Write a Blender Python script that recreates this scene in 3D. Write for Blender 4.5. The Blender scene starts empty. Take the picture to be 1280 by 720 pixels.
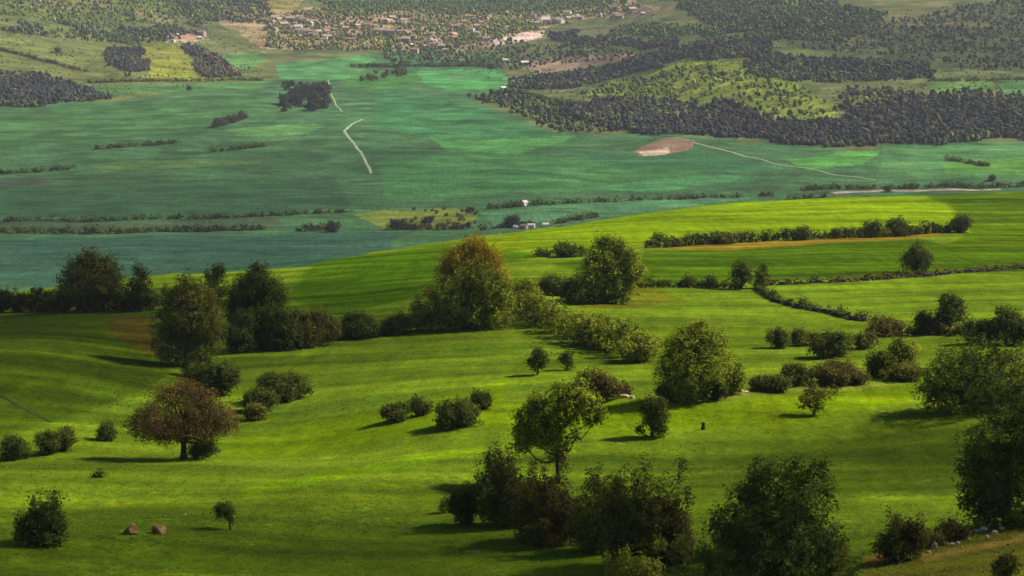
import bpy, math
import numpy as np
R = math.radians
C = bpy.context.scene
COL = C.collection
rng = np.random.default_rng(11)

# ------------------------------------------------------------------ camera model
W, H, HFOV, PITCH = 1280.0, 720.0, 28.0, 9.0
F = W / 2 / math.tan(R(HFOV / 2))
CAM_Z = 162.0
cp, sp_ = math.cos(R(PITCH)), math.sin(R(PITCH))
def ray(u, v):
    """reference picture point -> azimuth and slope (dz per metre of ground distance)"""
    u = np.asarray(u, float); v = np.asarray(v, float)
    x = (u - W / 2) / F; y = -(v - H / 2) / F
    dx = x; dy = cp + y * sp_; dz = -sp_ + y * cp
    h = np.hypot(dx, dy)
    return np.arctan2(dx, dy), dz / h
def lin(r, g, b):
    f = lambda c: c / 12.92 if c <= .04045 else ((c + .055) / 1.055) ** 2.4
    return np.array([f(r / 255), f(g / 255), f(b / 255)])

# ------------------------------------------------------------------ smooth interpolation
def pchip(x, y, xi):
    x = np.asarray(x, float); y = np.asarray(y, float)
    h = np.diff(x); d = np.diff(y) / h
    m = np.zeros_like(x); m[0] = d[0]; m[-1] = d[-1]
    for k in range(1, len(x) - 1):
        if d[k - 1] * d[k] > 0:
            w1 = 2 * h[k] + h[k - 1]; w2 = h[k] + 2 * h[k - 1]
            m[k] = (w1 + w2) / (w1 / d[k - 1] + w2 / d[k])
    xi = np.asarray(xi, float)
    xc = np.clip(xi, x[0], x[-1])
    i = np.clip(np.searchsorted(x, xc) - 1, 0, len(x) - 2)
    t = (xc - x[i]) / h[i]
    return ((1 + 2 * t) * (1 - t) ** 2 * y[i] + t * (1 - t) ** 2 * h[i] * m[i]
            + t * t * (3 - 2 * t) * y[i + 1] + t * t * (t - 1) * h[i] * m[i + 1])

# ------------------------------------------------------------------ value noise
def vnoise(x, y, seed=0):
    xi = np.floor(x).astype(np.int64); yi = np.floor(y).astype(np.int64)
    fx = x - xi; fy = y - yi
    fx = fx * fx * (3 - 2 * fx); fy = fy * fy * (3 - 2 * fy)
    def hsh(a, b):
        n = (a * 374761393 + b * 668265263 + seed * 69069) & 0xffffffff
        n = ((n ^ (n >> 13)) * 1274126177) & 0xffffffff
        return ((n ^ (n >> 16)) & 0xffff) / 65535.0
    return ((hsh(xi, yi) * (1 - fx) + hsh(xi + 1, yi) * fx) * (1 - fy)
            + (hsh(xi, yi + 1) * (1 - fx) + hsh(xi + 1, yi + 1) * fx) * fy)
def fbm(x, y, seed=0, o=4):
    s = 0; a = .5
    for k in range(o):
        s = s + a * (vnoise(x * 2 ** k, y * 2 ** k, seed + k) - .5); a *= .55
    return s

# ------------------------------------------------------------------ terrain profiles: one list of (distance, drop) per column
NEAR = {0: (368, [110, 160, 208, 258, 300, 345, 420]), 320: (332, [112, 158, 205, 252, 305, 370, 455]),
        640: (291, [113, 152, 196, 238, 300, 385, 530]), 960: (250, [110, 150, 192, 238, 330, 460, 700]),
        1280: (240, [103, 150, 190, 230, 335, 480, 760])}
FAR = {0: [(2000, 152), (2300, 149), (2600, 135), (3000, 95), (3400, 50), (5000, -120), (9000, -250)],
       320: [(2200, 149), (2700, 144), (3100, 118), (3500, 80), (3900, 40), (5500, -120), (9000, -250)],
       640: [(2200, 148), (2800, 142), (3200, 115), (3700, 80), (4200, 40), (5800, -120), (9000, -250)],
       960: [(1620, 153), (1770, 152), (2100, 131), (2500, 105), (3000, 68), (4500, -80), (9000, -250)],
       1280: [(1620, 154), (1770, 152), (2100, 132), (2500, 107), (3000, 70), (4500, -80), (9000, -250)]}
us = sorted(NEAR); prof = []
for u in us:
    c, ds = NEAR[u]
    vs = [740, 600, 500, 440, c + (440 - c) * .6, c + (440 - c) * .28, c]
    pts = [(2, 2.2), (15, 7.5), (45, 18)]
    for v, d in zip(vs, ds):
        pts.append((d, -d * float(ray(u, v)[1])))
    t = -float(ray(u, c)[1]); dc = ds[-1]
    pts.append((dc * 1.28, dc * 1.28 * t + 11))
    dv = 160 / t
    pts += [(dv * .92, 161.5), (dv * 1.04, 159.5)]
    pts += FAR[u]
    prof.append(pts)
prof = np.array(prof)                                   # column, point, (distance, drop)
az_cols = np.array([float(ray(u, 360)[0]) for u in us])
A0, A1, NA = -.47, .47, 1250
az_g = np.linspace(A0, A1, NA)
d_g = np.concatenate([np.geomspace(2, 60, 60, endpoint=False), np.geomspace(60, 4600, 1150, endpoint=False), np.geomspace(4600, 9000, 60)])
ND = len(d_g)
NP = prof.shape[1]
PD = np.array([pchip(az_cols, prof[:, k, 0], az_g) for k in range(NP)])
PZ = np.array([pchip(az_cols, prof[:, k, 1], az_g) for k in range(NP)])
Z = np.empty((NA, ND))
for i in range(NA):
    Z[i] = CAM_Z - pchip(PD[:, i], PZ[:, i], d_g)
# smooth a little along distance so no profile knot reads as a crease
k = np.array([1, 4, 6, 4, 1]) / 16.0
for _ in range(6):
    Z[:, 2:-2] = sum(k[j] * Z[:, j:ND - 4 + j] for j in range(5))
AZ, DD = np.meshgrid(az_g, d_g, indexing='ij')
X, Y = DD * np.sin(AZ), DD * np.cos(AZ)
Z += fbm(X / 70, Y / 70, 3, 4) * np.clip((DD - 60) / 200, 0, 1) * np.clip(DD / 500, .6, 3) * 2.0
Z += fbm(X / 9, Y / 9, 8, 3) * .35
far_w = np.clip((DD - 2600) / 600, 0, 1)
Z += fbm(X / 260, Y / 260, 5, 4) * far_w * 26

def crease(points, width, height, z):
    """long low swelling (or hollow) of the ground along a line of (azimuth, distance) points"""
    best = np.full(z.shape, 1e9)
    P = np.array([(d * math.sin(a), d * math.cos(a)) for a, d in points])
    for a, b in zip(P[:-1], P[1:]):
        ab = b - a; L = ab @ ab
        t = np.clip(((X - a[0]) * ab[0] + (Y - a[1]) * ab[1]) / L, 0, 1)
        best = np.minimum(best, np.hypot(X - a[0] - t * ab[0], Y - a[1] - t * ab[1]))
    return z + height * np.exp(-(best / width) ** 2)

def zat(a, d):
    fa = np.clip((np.asarray(a, float) - A0) / (A1 - A0) * (NA - 1), 0, NA - 1.001)
    ia = fa.astype(int); ta = fa - ia
    d = np.clip(np.asarray(d, float), d_g[0], d_g[-1] - .01)
    j = np.clip(np.searchsorted(d_g, d, side='right') - 1, 0, ND - 2)
    td = (d - d_g[j]) / (d_g[j + 1] - d_g[j])
    return ((Z[ia, j] * (1 - ta) + Z[ia + 1, j] * ta) * (1 - td) + (Z[ia, j + 1] * (1 - ta) + Z[ia + 1, j + 1] * ta) * td)
def zxy(x, y):
    return zat(np.arctan2(x, y), np.hypot(x, y))
d_march = np.geomspace(60, 6500, 9000)
def ground(u, v):
    """where the sight line of a picture point first meets the ground: (azimuth, distance)"""
    a, s = ray(u, v); a = float(a); s = float(s)
    z = zat(np.full_like(d_march, a), d_march); r = CAM_Z + d_march * s
    hit = np.nonzero(r <= z)[0]
    return a, float(d_march[hit[0]]) if len(hit) else 6400.0
def spot(u, v):
    a, d = ground(u, v)
    return np.array([d * math.sin(a), d * math.cos(a), float(zat(a, d))]), d

# gentle real relief on the near slope
Z = crease([ground(860, 505), ground(940, 492), ground(1100, 480), ground(1290, 470)], 9, 1.0, Z)
Z = crease([ground(190, 420), ground(240, 480), ground(310, 525), ground(420, 560)], 12, -1.6, Z)
Z = crease([ground(0, 470), ground(90, 450), ground(150, 430)], 22, 2.0, Z)
Z = crease([ground(-60, 610), ground(250, 600), ground(560, 520)], 8, .8, Z)
Z = crease([ground(0, 690), ground(330, 655), ground(560, 560)], 7, .7, Z)
Z = crease([ground(900, 560), ground(1050, 545), ground(1200, 560)], 8, -.8, Z)
# the bank at the lower right: ground this side of the stones lies higher
eu = [1040, 1070, 1140, 1200, 1290, 1330]; ev = [724, 708, 695, 674, 648, 640]
ed = [ground(a, b) for a, b in zip(eu, ev)]
edge = np.interp(az_g, [e[0] for e in ed], [e[1] for e in ed])[:, None]
Z += 1.1 / (1 + np.exp((DD - edge) / .7)) * np.clip((AZ - ed[0][0]) / .015, 0, 1) * np.clip((DD - 40) / 50, 0, 1)
UX, VX = None, None

# ------------------------------------------------------------------ materials
def newmat(name):
    m = bpy.data.materials.new(name); m.use_nodes = True
    nt = m.node_tree; nt.nodes.clear()
    out = nt.nodes.new('ShaderNodeOutputMaterial')
    return m, nt, out
def N(nt, t, **kw):
    n = nt.nodes.new(t)
    for a, b in kw.items(): setattr(n, a, b)
    return n
def ground_material():
    m, nt, out = newmat('ground')
    L = nt.links.new
    at = N(nt, 'ShaderNodeAttribute', attribute_name='Col')
    geo = N(nt, 'ShaderNodeNewGeometry')
    def noise(scale, detail, sx=1, sy=1, rough=.6, rot=0):
        mp = N(nt, 'ShaderNodeMapping'); mp.inputs['Scale'].default_value = (sx, sy, 1); mp.inputs['Rotation'].default_value = (0, 0, rot)
        n = N(nt, 'ShaderNodeTexNoise'); n.inputs['Scale'].default_value = scale; n.inputs['Detail'].default_value = detail
        n.inputs['Roughness'].default_value = rough
        L(geo.outputs['Position'], mp.inputs[0]); L(mp.outputs[0], n.inputs['Vector']); return n
    def ramp(n, lo, hi, p0=.3, p1=.7):
        r = N(nt, 'ShaderNodeMapRange'); r.inputs[1].default_value = p0; r.inputs[2].default_value = p1
        r.inputs[3].default_value = lo; r.inputs[4].default_value = hi; L(n.outputs[0], r.inputs[0]); return r
    fine = ramp(noise(1.3, 5, rough=.75), .62, 1.4)
    mid = ramp(noise(.12, 4, .35, 1.2), .72, 1.28)
    lane = ramp(noise(.05, 3, .25, 1.6, rot=.25), .8, 1.2)
    wide = ramp(noise(.02, 9, .6, 1.5, rough=.78), .66, 1.34)
    aw = N(nt, 'ShaderNodeMath', operation='MULTIPLY'); L(fine.outputs[0], aw.inputs[0]); L(wide.outputs[0], aw.inputs[1]); fine = aw
    a = N(nt, 'ShaderNodeMath', operation='MULTIPLY'); L(fine.outputs[0], a.inputs[0]); L(mid.outputs[0], a.inputs[1])
    b = N(nt, 'ShaderNodeMath', operation='MULTIPLY'); L(a.outputs[0], b.inputs[0]); L(lane.outputs[0], b.inputs[1])
    mul = N(nt, 'ShaderNodeVectorMath', operation='SCALE'); L(at.outputs['Color'], mul.inputs[0]); L(b.outputs[0], mul.inputs['Scale'])
    row = ramp(noise(1, 3, .45, .06, rough=.7), .74, 1.26)
    c_ = N(nt, 'ShaderNodeMath', operation='MULTIPLY'); L(b.outputs[0], c_.inputs[0]); L(row.outputs[0], c_.inputs[1]); L(c_.outputs[0], mul.inputs['Scale'])
    # drier, yellower blades in patches
    dry = ramp(noise(.35, 5, .5, 1.3), 0, .45, .5, .75)
    tint = N(nt, 'ShaderNodeVectorMath', operation='MULTIPLY'); L(mul.outputs[0], tint.inputs[0]); tint.inputs[1].default_value = (1.45, 1.02, .9)
    mx = N(nt, 'ShaderNodeMix', data_type='RGBA'); L(dry.outputs[0], mx.inputs[0]); L(mul.outputs[0], mx.inputs[6]); L(tint.outputs[0], mx.inputs[7])
    bs = N(nt, 'ShaderNodeBsdfPrincipled'); bs.inputs['Roughness'].default_value = .9; bs.inputs['Specular IOR Level'].default_value = 0
    L(mx.outputs[2], bs.inputs['Base Color'])
    bump = N(nt, 'ShaderNodeBump'); bump.inputs['Strength'].default_value = .35; bump.inputs['Distance'].default_value = .35
    L(noise(1.1, 5, rough=.7).outputs[0], bump.inputs['Height']); L(bump.outputs[0], bs.inputs['Normal'])
    L(bs.outputs[0], out.inputs[0]); return m
def leaf_material():
    m, nt, out = newmat('leaf'); L = nt.links.new
    at = N(nt, 'ShaderNodeAttribute', attribute_name='Col')
    d = N(nt, 'ShaderNodeBsdfPrincipled'); d.inputs['Roughness'].default_value = .7; d.inputs['Specular IOR Level'].default_value = .06
    t = N(nt, 'ShaderNodeBsdfTranslucent')
    tn = N(nt, 'ShaderNodeVectorMath', operation='MULTIPLY'); tn.inputs[1].default_value = (1.5, 1.45, .5)
    L(at.outputs['Color'], d.inputs['Base Color']); L(at.outputs['Color'], tn.inputs[0]); L(tn.outputs[0], t.inputs[0])
    mx = N(nt, 'ShaderNodeMixShader'); mx.inputs[0].default_value = .36
    L(d.outputs[0], mx.inputs[1]); L(t.outputs[0], mx.inputs[2]); L(mx.outputs[0], out.inputs[0]); return m
def rough_material(name, c0, c1, scale, bump=.4, rough=.9):
    m, nt, out = newmat(name); L = nt.links.new
    tc = N(nt, 'ShaderNodeNewGeometry')
    n = N(nt, 'ShaderNodeTexNoise'); n.inputs['Scale'].default_value = scale; n.inputs['Detail'].default_value = 6
    L(tc.outputs['Position'], n.inputs['Vector'])
    r = N(nt, 'ShaderNodeValToRGB'); r.color_ramp.elements[0].position = .3; r.color_ramp.elements[1].position = .7
    r.color_ramp.elements[0].color = (*c0, 1); r.color_ramp.elements[1].color = (*c1, 1)
    L(n.outputs[0], r.inputs[0])
    b = N(nt, 'ShaderNodeBsdfPrincipled'); b.inputs['Roughness'].default_value = rough; b.inputs['Specular IOR Level'].default_value = .02
    bp = N(nt, 'ShaderNodeBump'); bp.inputs['Strength'].default_value = bump; bp.inputs['Distance'].default_value = .1
    L(n.outputs[0], bp.inputs['Height']); L(bp.outputs[0], b.inputs['Normal'])
    L(r.outputs[0], b.inputs['Base Color']); L(b.outputs[0], out.inputs[0]); return m
def wood_material():
    m, nt, out = newmat('distant_crown')
    at = N(nt, 'ShaderNodeAttribute', attribute_name='Col'); d = N(nt, 'ShaderNodeBsdfDiffuse')
    nt.links.new(at.outputs['Color'], d.inputs[0]); nt.links.new(d.outputs[0], out.inputs[0]); return m
M_WOOD = wood_material()
M_GROUND = ground_material(); M_LEAF = leaf_material()
M_BARK = rough_material('bark', (.02, .014, .009), (.06, .045, .03), 6, .8)
M_STONE = rough_material('pale_stone', (.2, .14, .1), (.52, .4, .31), 5, .6)
M_TANSTONE = rough_material('tan_stone', (.1, .055, .02), (.34, .22, .09), 3, .6)
M_OLDSTONE = rough_material('lichened_stone', (.025, .022, .014), (.075, .066, .045), 2, .6)
M_TRACK = rough_material('track_earth', (.15, .18, .09), (.27, .29, .17), .6)
M_EARTH = rough_material('bare_earth', (.14, .09, .06), (.34, .25, .2), .15)

# ------------------------------------------------------------------ mesh helpers
def tag(o, label=None, cat=None, group=None, kind=None):
    if label: o['label'] = label
    if cat: o['category'] = cat
    if group: o['group'] = group
    if kind: o['kind'] = kind
    return o
def mesh(name, verts, faces, m, col=None, smooth=False):
    """faces: one array (n, k) of equal-sided faces, or a list of such arrays"""
    fl = faces if isinstance(faces, list) else [faces]
    me = bpy.data.meshes.new(name)
    verts = np.asarray(verts, np.float32)
    loops = np.concatenate([f.ravel() for f in fl]).astype(np.int32)
    tot = np.concatenate([np.full(len(f), f.shape[1]) for f in fl]).astype(np.int32)
    start = np.concatenate([[0], np.cumsum(tot)[:-1]]).astype(np.int32)
    me.vertices.add(len(verts)); me.vertices.foreach_set('co', verts.ravel())
    me.loops.add(len(loops)); me.loops.foreach_set('vertex_index', loops)
    me.polygons.add(len(tot)); me.polygons.foreach_set('loop_start', start); me.polygons.foreach_set('loop_total', tot)
    me.polygons.foreach_set('use_smooth', np.full(len(tot), smooth))
    if col is not None:
        a = me.attributes.new('Col', 'FLOAT_COLOR', 'POINT')
        c = np.ones((len(verts), 4), np.float32); c[:, :3] = col
        a.data.foreach_set('color', c.ravel())
    me.update(calc_edges=True); me.validate()
    me.materials.append(m); return me
def obj(name, me, parent=None, loc=None):
    o = bpy.data.objects.new(name, me); COL.objects.link(o)
    if parent: o.parent = parent
    if loc is not None: o.location = loc
    return o
def empty(name, loc):
    o = bpy.data.objects.new(name, None); COL.objects.link(o); o.location = loc; o.empty_display_size = .5; return o
def tube(path, radii, sides=7):
    P = np.asarray(path, float); n = len(P)
    T = np.gradient(P, axis=0); T /= np.linalg.norm(T, axis=1)[:, None] + 1e-9
    ref = np.where(np.abs(T[:, 2:3]) > .9, np.array([[1., 0, 0]]), np.array([[0., 0, 1]]))
    U_ = np.cross(T, ref); U_ /= np.linalg.norm(U_, axis=1)[:, None] + 1e-9
    V_ = np.cross(T, U_)
    a = np.linspace(0, 2 * np.pi, sides, endpoint=False)
    v = P[:, None] + np.asarray(radii)[:, None, None] * (np.cos(a)[None, :, None] * U_[:, None] + np.sin(a)[None, :, None] * V_[:, None])
    v = v.reshape(-1, 3)
    i = np.arange(n - 1)[:, None] * sides; j = np.arange(sides)[None]
    jn = (j + 1) % sides
    f = np.stack([i + j, i + jn, i + sides + jn, i + sides + j], -1).reshape(-1, 4)
    return v, f
def join(parts):
    vs, fs, o = [], [], 0
    for v, f in parts:
        vs.append(v); fs.append(f + o); o += len(v)
    return np.concatenate(vs), np.concatenate(fs)

# ------------------------------------------------------------------ foliage
PAL = {'dark': ((.016, .023, .003), (.105, .125, .014)), 'green': ((.028, .046, .004), (.29, .32, .026)),
       'olive': ((.032, .038, .005), (.18, .17, .024)), 'bright': ((.08, .1, .008), (.28, .29, .03)),
       'deep': ((.016, .03, .004), (.13, .17, .024)), 'bronze': ((.16, .1, .01), (.46, .32, .03)), 'red': ((.04, .026, .009), (.13, .08, .022)),
       'brown': ((.034, .027, .008), (.14, .12, .024)), 'mix': ((.026, .024, .006), (.14, .15, .018)),
       'grey': ((.02, .022, .023), (.05, .05, .048))}
def foliage(lobes, size, n, pal, r, sprig=.12, per=16, clump=.34, shell=.45, floor=.02):
    """leaf faces in clumps spread through the lobes (x, y, z, rx, ry, rz); returns verts, faces, colours"""
    lb = np.asarray(lobes, float)
    w = (lb[:, 3] * lb[:, 4] * lb[:, 5]) ** (2 / 3); w /= w.sum()
    nc = max(6, int(n / per))
    li = r.choice(len(lb), nc, p=w)
    dr = r.normal(size=(nc, 3)); dr /= np.linalg.norm(dr, axis=1)[:, None]
    rad = shell + (1 - shell) * r.random(nc) ** .6
    rad = np.where(r.random(nc) < sprig, 1 + .35 * r.random(nc), rad)
    c = lb[li, :3] + dr * rad[:, None] * lb[li, 3:6]
    tone = np.clip(r.normal(.4, .36, nc), 0, 1)
    ci = np.repeat(np.arange(nc), per); m = len(ci)
    sp = clump * np.repeat(.7 + .6 * r.random(nc), per)
    p = c[ci] + r.normal(size=(m, 3)) * sp[:, None] * .5
    keep = p[:, 2] > floor
    p = p[keep]; ci = ci[keep]; m = len(p)
    nrm = r.normal(size=(m, 3)) * .65; nrm[:, 2] += .8
    nrm += dr[ci] * 1.1
    nrm /= np.linalg.norm(nrm, axis=1)[:, None]
    t = np.cross(nrm, r.normal(size=(m, 3))); t /= np.linalg.norm(t, axis=1)[:, None] + 1e-9
    b = np.cross(nrm, t)
    s = size * (.6 + .8 * r.random(m))
    l = (t * s[:, None]); ww = (b * (s * .62)[:, None])
    v = np.stack([p - l * .5, p + ww * .5 + nrm * s[:, None] * .12, p + l * .5, p - ww * .5 + nrm * s[:, None] * .12], 1).reshape(-1, 3)
    f = np.arange(m * 4).reshape(-1, 4)
    c0, c1 = (np.array(x) for x in PAL[pal])
    tt = np.clip(tone[ci] + r.normal(0, .16, m), 0, 1)[:, None]
    col = (c0 * (1 - tt) + c1 * tt) * (.85 + .3 * r.random((m, 1)))
    return v, f, np.repeat(col, 4, axis=0)
def bush_lobes(w, h, r, dense=1.0, depth=None):
    d = depth or w
    L = [(0, 0, h * .36, w * .3, d * .3, h * .34)]
    k = int(8 * dense) + 4
    for i in range(k):
        a = r.random() * 2 * np.pi; q = .4 + .75 * r.random(); e = r.random()
        s = .1 + .15 * r.random()
        L.append((math.cos(a) * w * .33 * q, math.sin(a) * d * .33 * q, h * (.18 + .6 * e * (1.05 - .45 * q)), w * s, d * s, h * s * 1.1))
    return L
def limbs(lobes, h0, r, rad, base=(0, 0), wob=.06):
    """trunk from the ground plus a limb to each lobe"""
    lb = sorted(lobes, key=lambda q: q[2])
    H = max(q[2] for q in lobes)
    tx, ty = base
    mx = np.mean([q[0] for q in lobes]); my = np.mean([q[1] for q in lobes])
    ts = np.linspace(0, 1, 7)
    tr = np.array([(tx + (mx - tx) * t * .8 + r.normal() * wob * H * t * .4, ty + (my - ty) * t * .8 + r.normal() * wob * H * t * .4, -.3 + (H * .85 + .3) * t) for t in ts])
    parts = [tube(tr, rad * (1 - .85 * ts) * np.where(ts < .05, 1.5, 1), 8)]
    for q in lobes:
        z0 = max(h0, min(q[2] * .62, H * .7))
        s0 = np.array([np.interp(z0, tr[:, 2], tr[:, k]) for k in range(3)])
        e = np.array(q[:3]) + r.normal(size=3) * .15 * q[3]
        mid = (s0 + e) / 2 + np.array([0, 0, -.1 * abs(e - s0).sum()]) + r.normal(size=3) * .05 * H
        path = np.array([s0, s0 * .5 + mid * .5 + r.normal(size=3) * .02 * H, mid, mid * .5 + e * .5, e])
        rr = rad * (1 - .85 * z0 / (H * .85 + .3)) * .7
        parts.append(tube(path, rr * np.array([1, .8, .6, .4, .2]), 6))
        for _ in range(3):
            e2 = e + r.normal(size=3) * np.array(q[3:6]) * .6
            parts.append(tube(np.array([path[3], (path[3] + e2) / 2 + r.normal(size=3) * .05, e2]), rr * np.array([.4, .25, .1]), 5))
    return join(parts)
def leaf_no(lobes, size, cover):
    area = sum(4 * np.pi * ((q[3] * q[4] * q[5]) ** (2 / 3)) for q in lobes) * .6
    return int(np.clip(area * cover / (size * size * .4), 60, 26000))
SEED = [100]
def plant(name, u, v, lobes_px=None, w=None, h=None, pal='dark', label='', cat='bush', group=None, size=None, cover=2.0,
          trunk=None, sprig=.12, depth=1.0, shell=.45, dense=1.0, dz=0, clump=None, parts=True, lift=0, base=(0, 0)):
    """one tree or bush rooted where picture point (u, v) meets the ground; sizes in picture pixels, turned into metres there"""
    SEED[0] += 1; r = np.random.default_rng(SEED[0])
    p, d = spot(u, v)
    s = d / F / math.cos(R(8))
    if lobes_px is not None:
        L = []
        for q in lobes_px:
            rz = q[3] if len(q) > 3 else q[2]
            L.append((q[0] * s, r.normal() * .45 * q[2] * s * depth, q[1] * s, q[2] * s, q[2] * s * .95, rz * s))
    else:
        L = bush_lobes(w * s, h * s, r, dense, w * s * depth)
        if w > 50 and v > 560:                              # long shoots standing out of the top
            for _ in range(11):
                a_, b_ = r.normal() * w * .24, r.normal() * w * .2
                L.append((a_ * s, b_ * s, h * s * (.72 + .3 * r.random()), w * s * .045, w * s * .045, h * s * .16))
        if lift: L = [(a, b, c * (1 - lift) + h * s * lift, x, y, z * (1 - lift * .6)) for a, b, c, x, y, z in L]
    H = max(q[2] + q[5] for q in L)
    size = size or float(np.clip(d * .00105, .15, .9))
    n = leaf_no(L, size, cover)
    vv, ff, cc = foliage(L, size, n, pal, r, sprig, clump=clump or size * 1.9, shell=shell)
    leafm = mesh('foliage', vv, ff, M_LEAF, cc)
    if not parts:
        return tag(obj(name, leafm, loc=p), label, cat, group)
    o = tag(empty(name, p), label, cat, group)
    o.rotation_euler.z = -math.atan2(p[0], p[1])
    tv, tf = limbs(L, H * .08, r, trunk * s if trunk else max(.05, H * .022), base=(base[0] * s, base[1] * s))
    obj('trunk' if cat == 'tree' else 'stem', mesh('trunk', tv, tf, M_BARK, smooth=True), o)
    obj('crown' if cat == 'tree' else 'foliage', leafm, o)
    return o
def line_world(pts, step):
    """a line of picture points followed on the ground, sampled every step metres"""
    P = np.array([spot(u, v)[0][:2] for u, v in pts])
    seg = np.hypot(*np.diff(P, axis=0).T); cum = np.concatenate([[0], np.cumsum(seg)])
    n = max(2, int(cum[-1] / step) + 1)
    t = np.linspace(0, cum[-1], n)
    x = np.interp(t, cum, P[:, 0]); y = np.interp(t, cum, P[:, 1])
    return np.stack([x, y, zxy(x, y)], 1)
def hedge(name, pts, hpx, pal, label, cat='hedge', group=None, wide=.8, bumps=.35, cover=2.2, gaps=0, sizek=1.0):
    SEED[0] += 1; r = np.random.default_rng(SEED[0])
    d = np.mean([spot(u, v)[1] for u, v in pts]); s = d / F
    h = hpx * s
    L3 = line_world(pts, h * .42)
    o0 = L3[len(L3) // 2].copy()
    lobes = []
    ph = r.random() * 50
    for i, q in enumerate(L3):
        g = vnoise(np.array([i * .37 + ph]), np.array([1.5]), 4)[0]
        if r.random() < gaps: continue
        k = 1 + bumps * (2 * g - 1) + r.normal() * .08
        hh = h * max(.35, k)
        lobes.append((q[0] - o0[0] + r.normal() * h * .08, q[1] - o0[1] + r.normal() * h * .12, q[2] - o0[2] + hh * .45, h * .42, h * .42 * wide, hh * .5))
    size = float(np.clip(d * .00115, .18, 1.6)) * sizek
    n = leaf_no(lobes, size, cover)
    vv, ff, cc = foliage(lobes, size, n, pal, r, .08, clump=size * 1.3, floor=-1e9)
    gz = zxy(vv[:, 0] + o0[0], vv[:, 1] + o0[1]) - o0[2]
    vv[:, 2] = np.maximum(vv[:, 2], gz + .02)
    return tag(obj(name, mesh('foliage', vv, ff, M_LEAF, cc), loc=o0), label, cat, group)

# ------------------------------------------------------------------ ground colours (field, crop and soil colours, plus painted sunlit bands)
def poly_ad(pts):
    out = []
    for (a, b) in zip(pts, pts[1:] + pts[:1]):
        for t in (0, .34, .67):
            out.append(ground(a[0] * (1 - t) + b[0] * t, a[1] * (1 - t) + b[1] * t))
    return np.array(out)
def inside(P, a, ld):
    """points (azimuth, log distance) inside polygon P"""
    x, y = P[:, 0], np.log(P[:, 1]); n = len(P)
    res = np.zeros(a.shape, bool)
    for i in range(n):
        j = (i - 1) % n
        if y[i] == y[j]: continue
        c = ((y[i] > ld) != (y[j] > ld)) & (a < (x[j] - x[i]) * (ld - y[i]) / (y[j] - y[i]) + x[i])
        res ^= c
    return res
LD = np.log(DD)
colr = np.empty((NA, ND, 3))
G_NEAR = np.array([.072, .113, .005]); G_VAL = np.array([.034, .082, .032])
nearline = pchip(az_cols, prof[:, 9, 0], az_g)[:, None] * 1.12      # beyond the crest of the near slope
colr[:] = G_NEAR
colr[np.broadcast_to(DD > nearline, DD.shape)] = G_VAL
def patch(pts, c, jit=0.0, seed=1, js=40):
    P = poly_ad(pts)
    a0, a1 = np.searchsorted(az_g, [P[:, 0].min() - .02, P[:, 0].max() + .02])
    d0, d1 = np.searchsorted(d_g, [P[:, 1].min() * .9, P[:, 1].max() * 1.1])
    sl = (slice(max(a0, 0), a1), slice(max(d0, 0), d1))
    a = AZ[sl]; l = LD[sl]
    if jit:
        x = X[sl] / js; y = Y[sl] / js
        a = a + jit * fbm(x, y, seed); l = l + jit * 6 * fbm(x, y, seed + 9)
    colr[sl][inside(P, a, l)] = c
def A(r, g, b, k): return lin(r, g, b) / k
KS, KV = 2.2, 1.75
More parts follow.
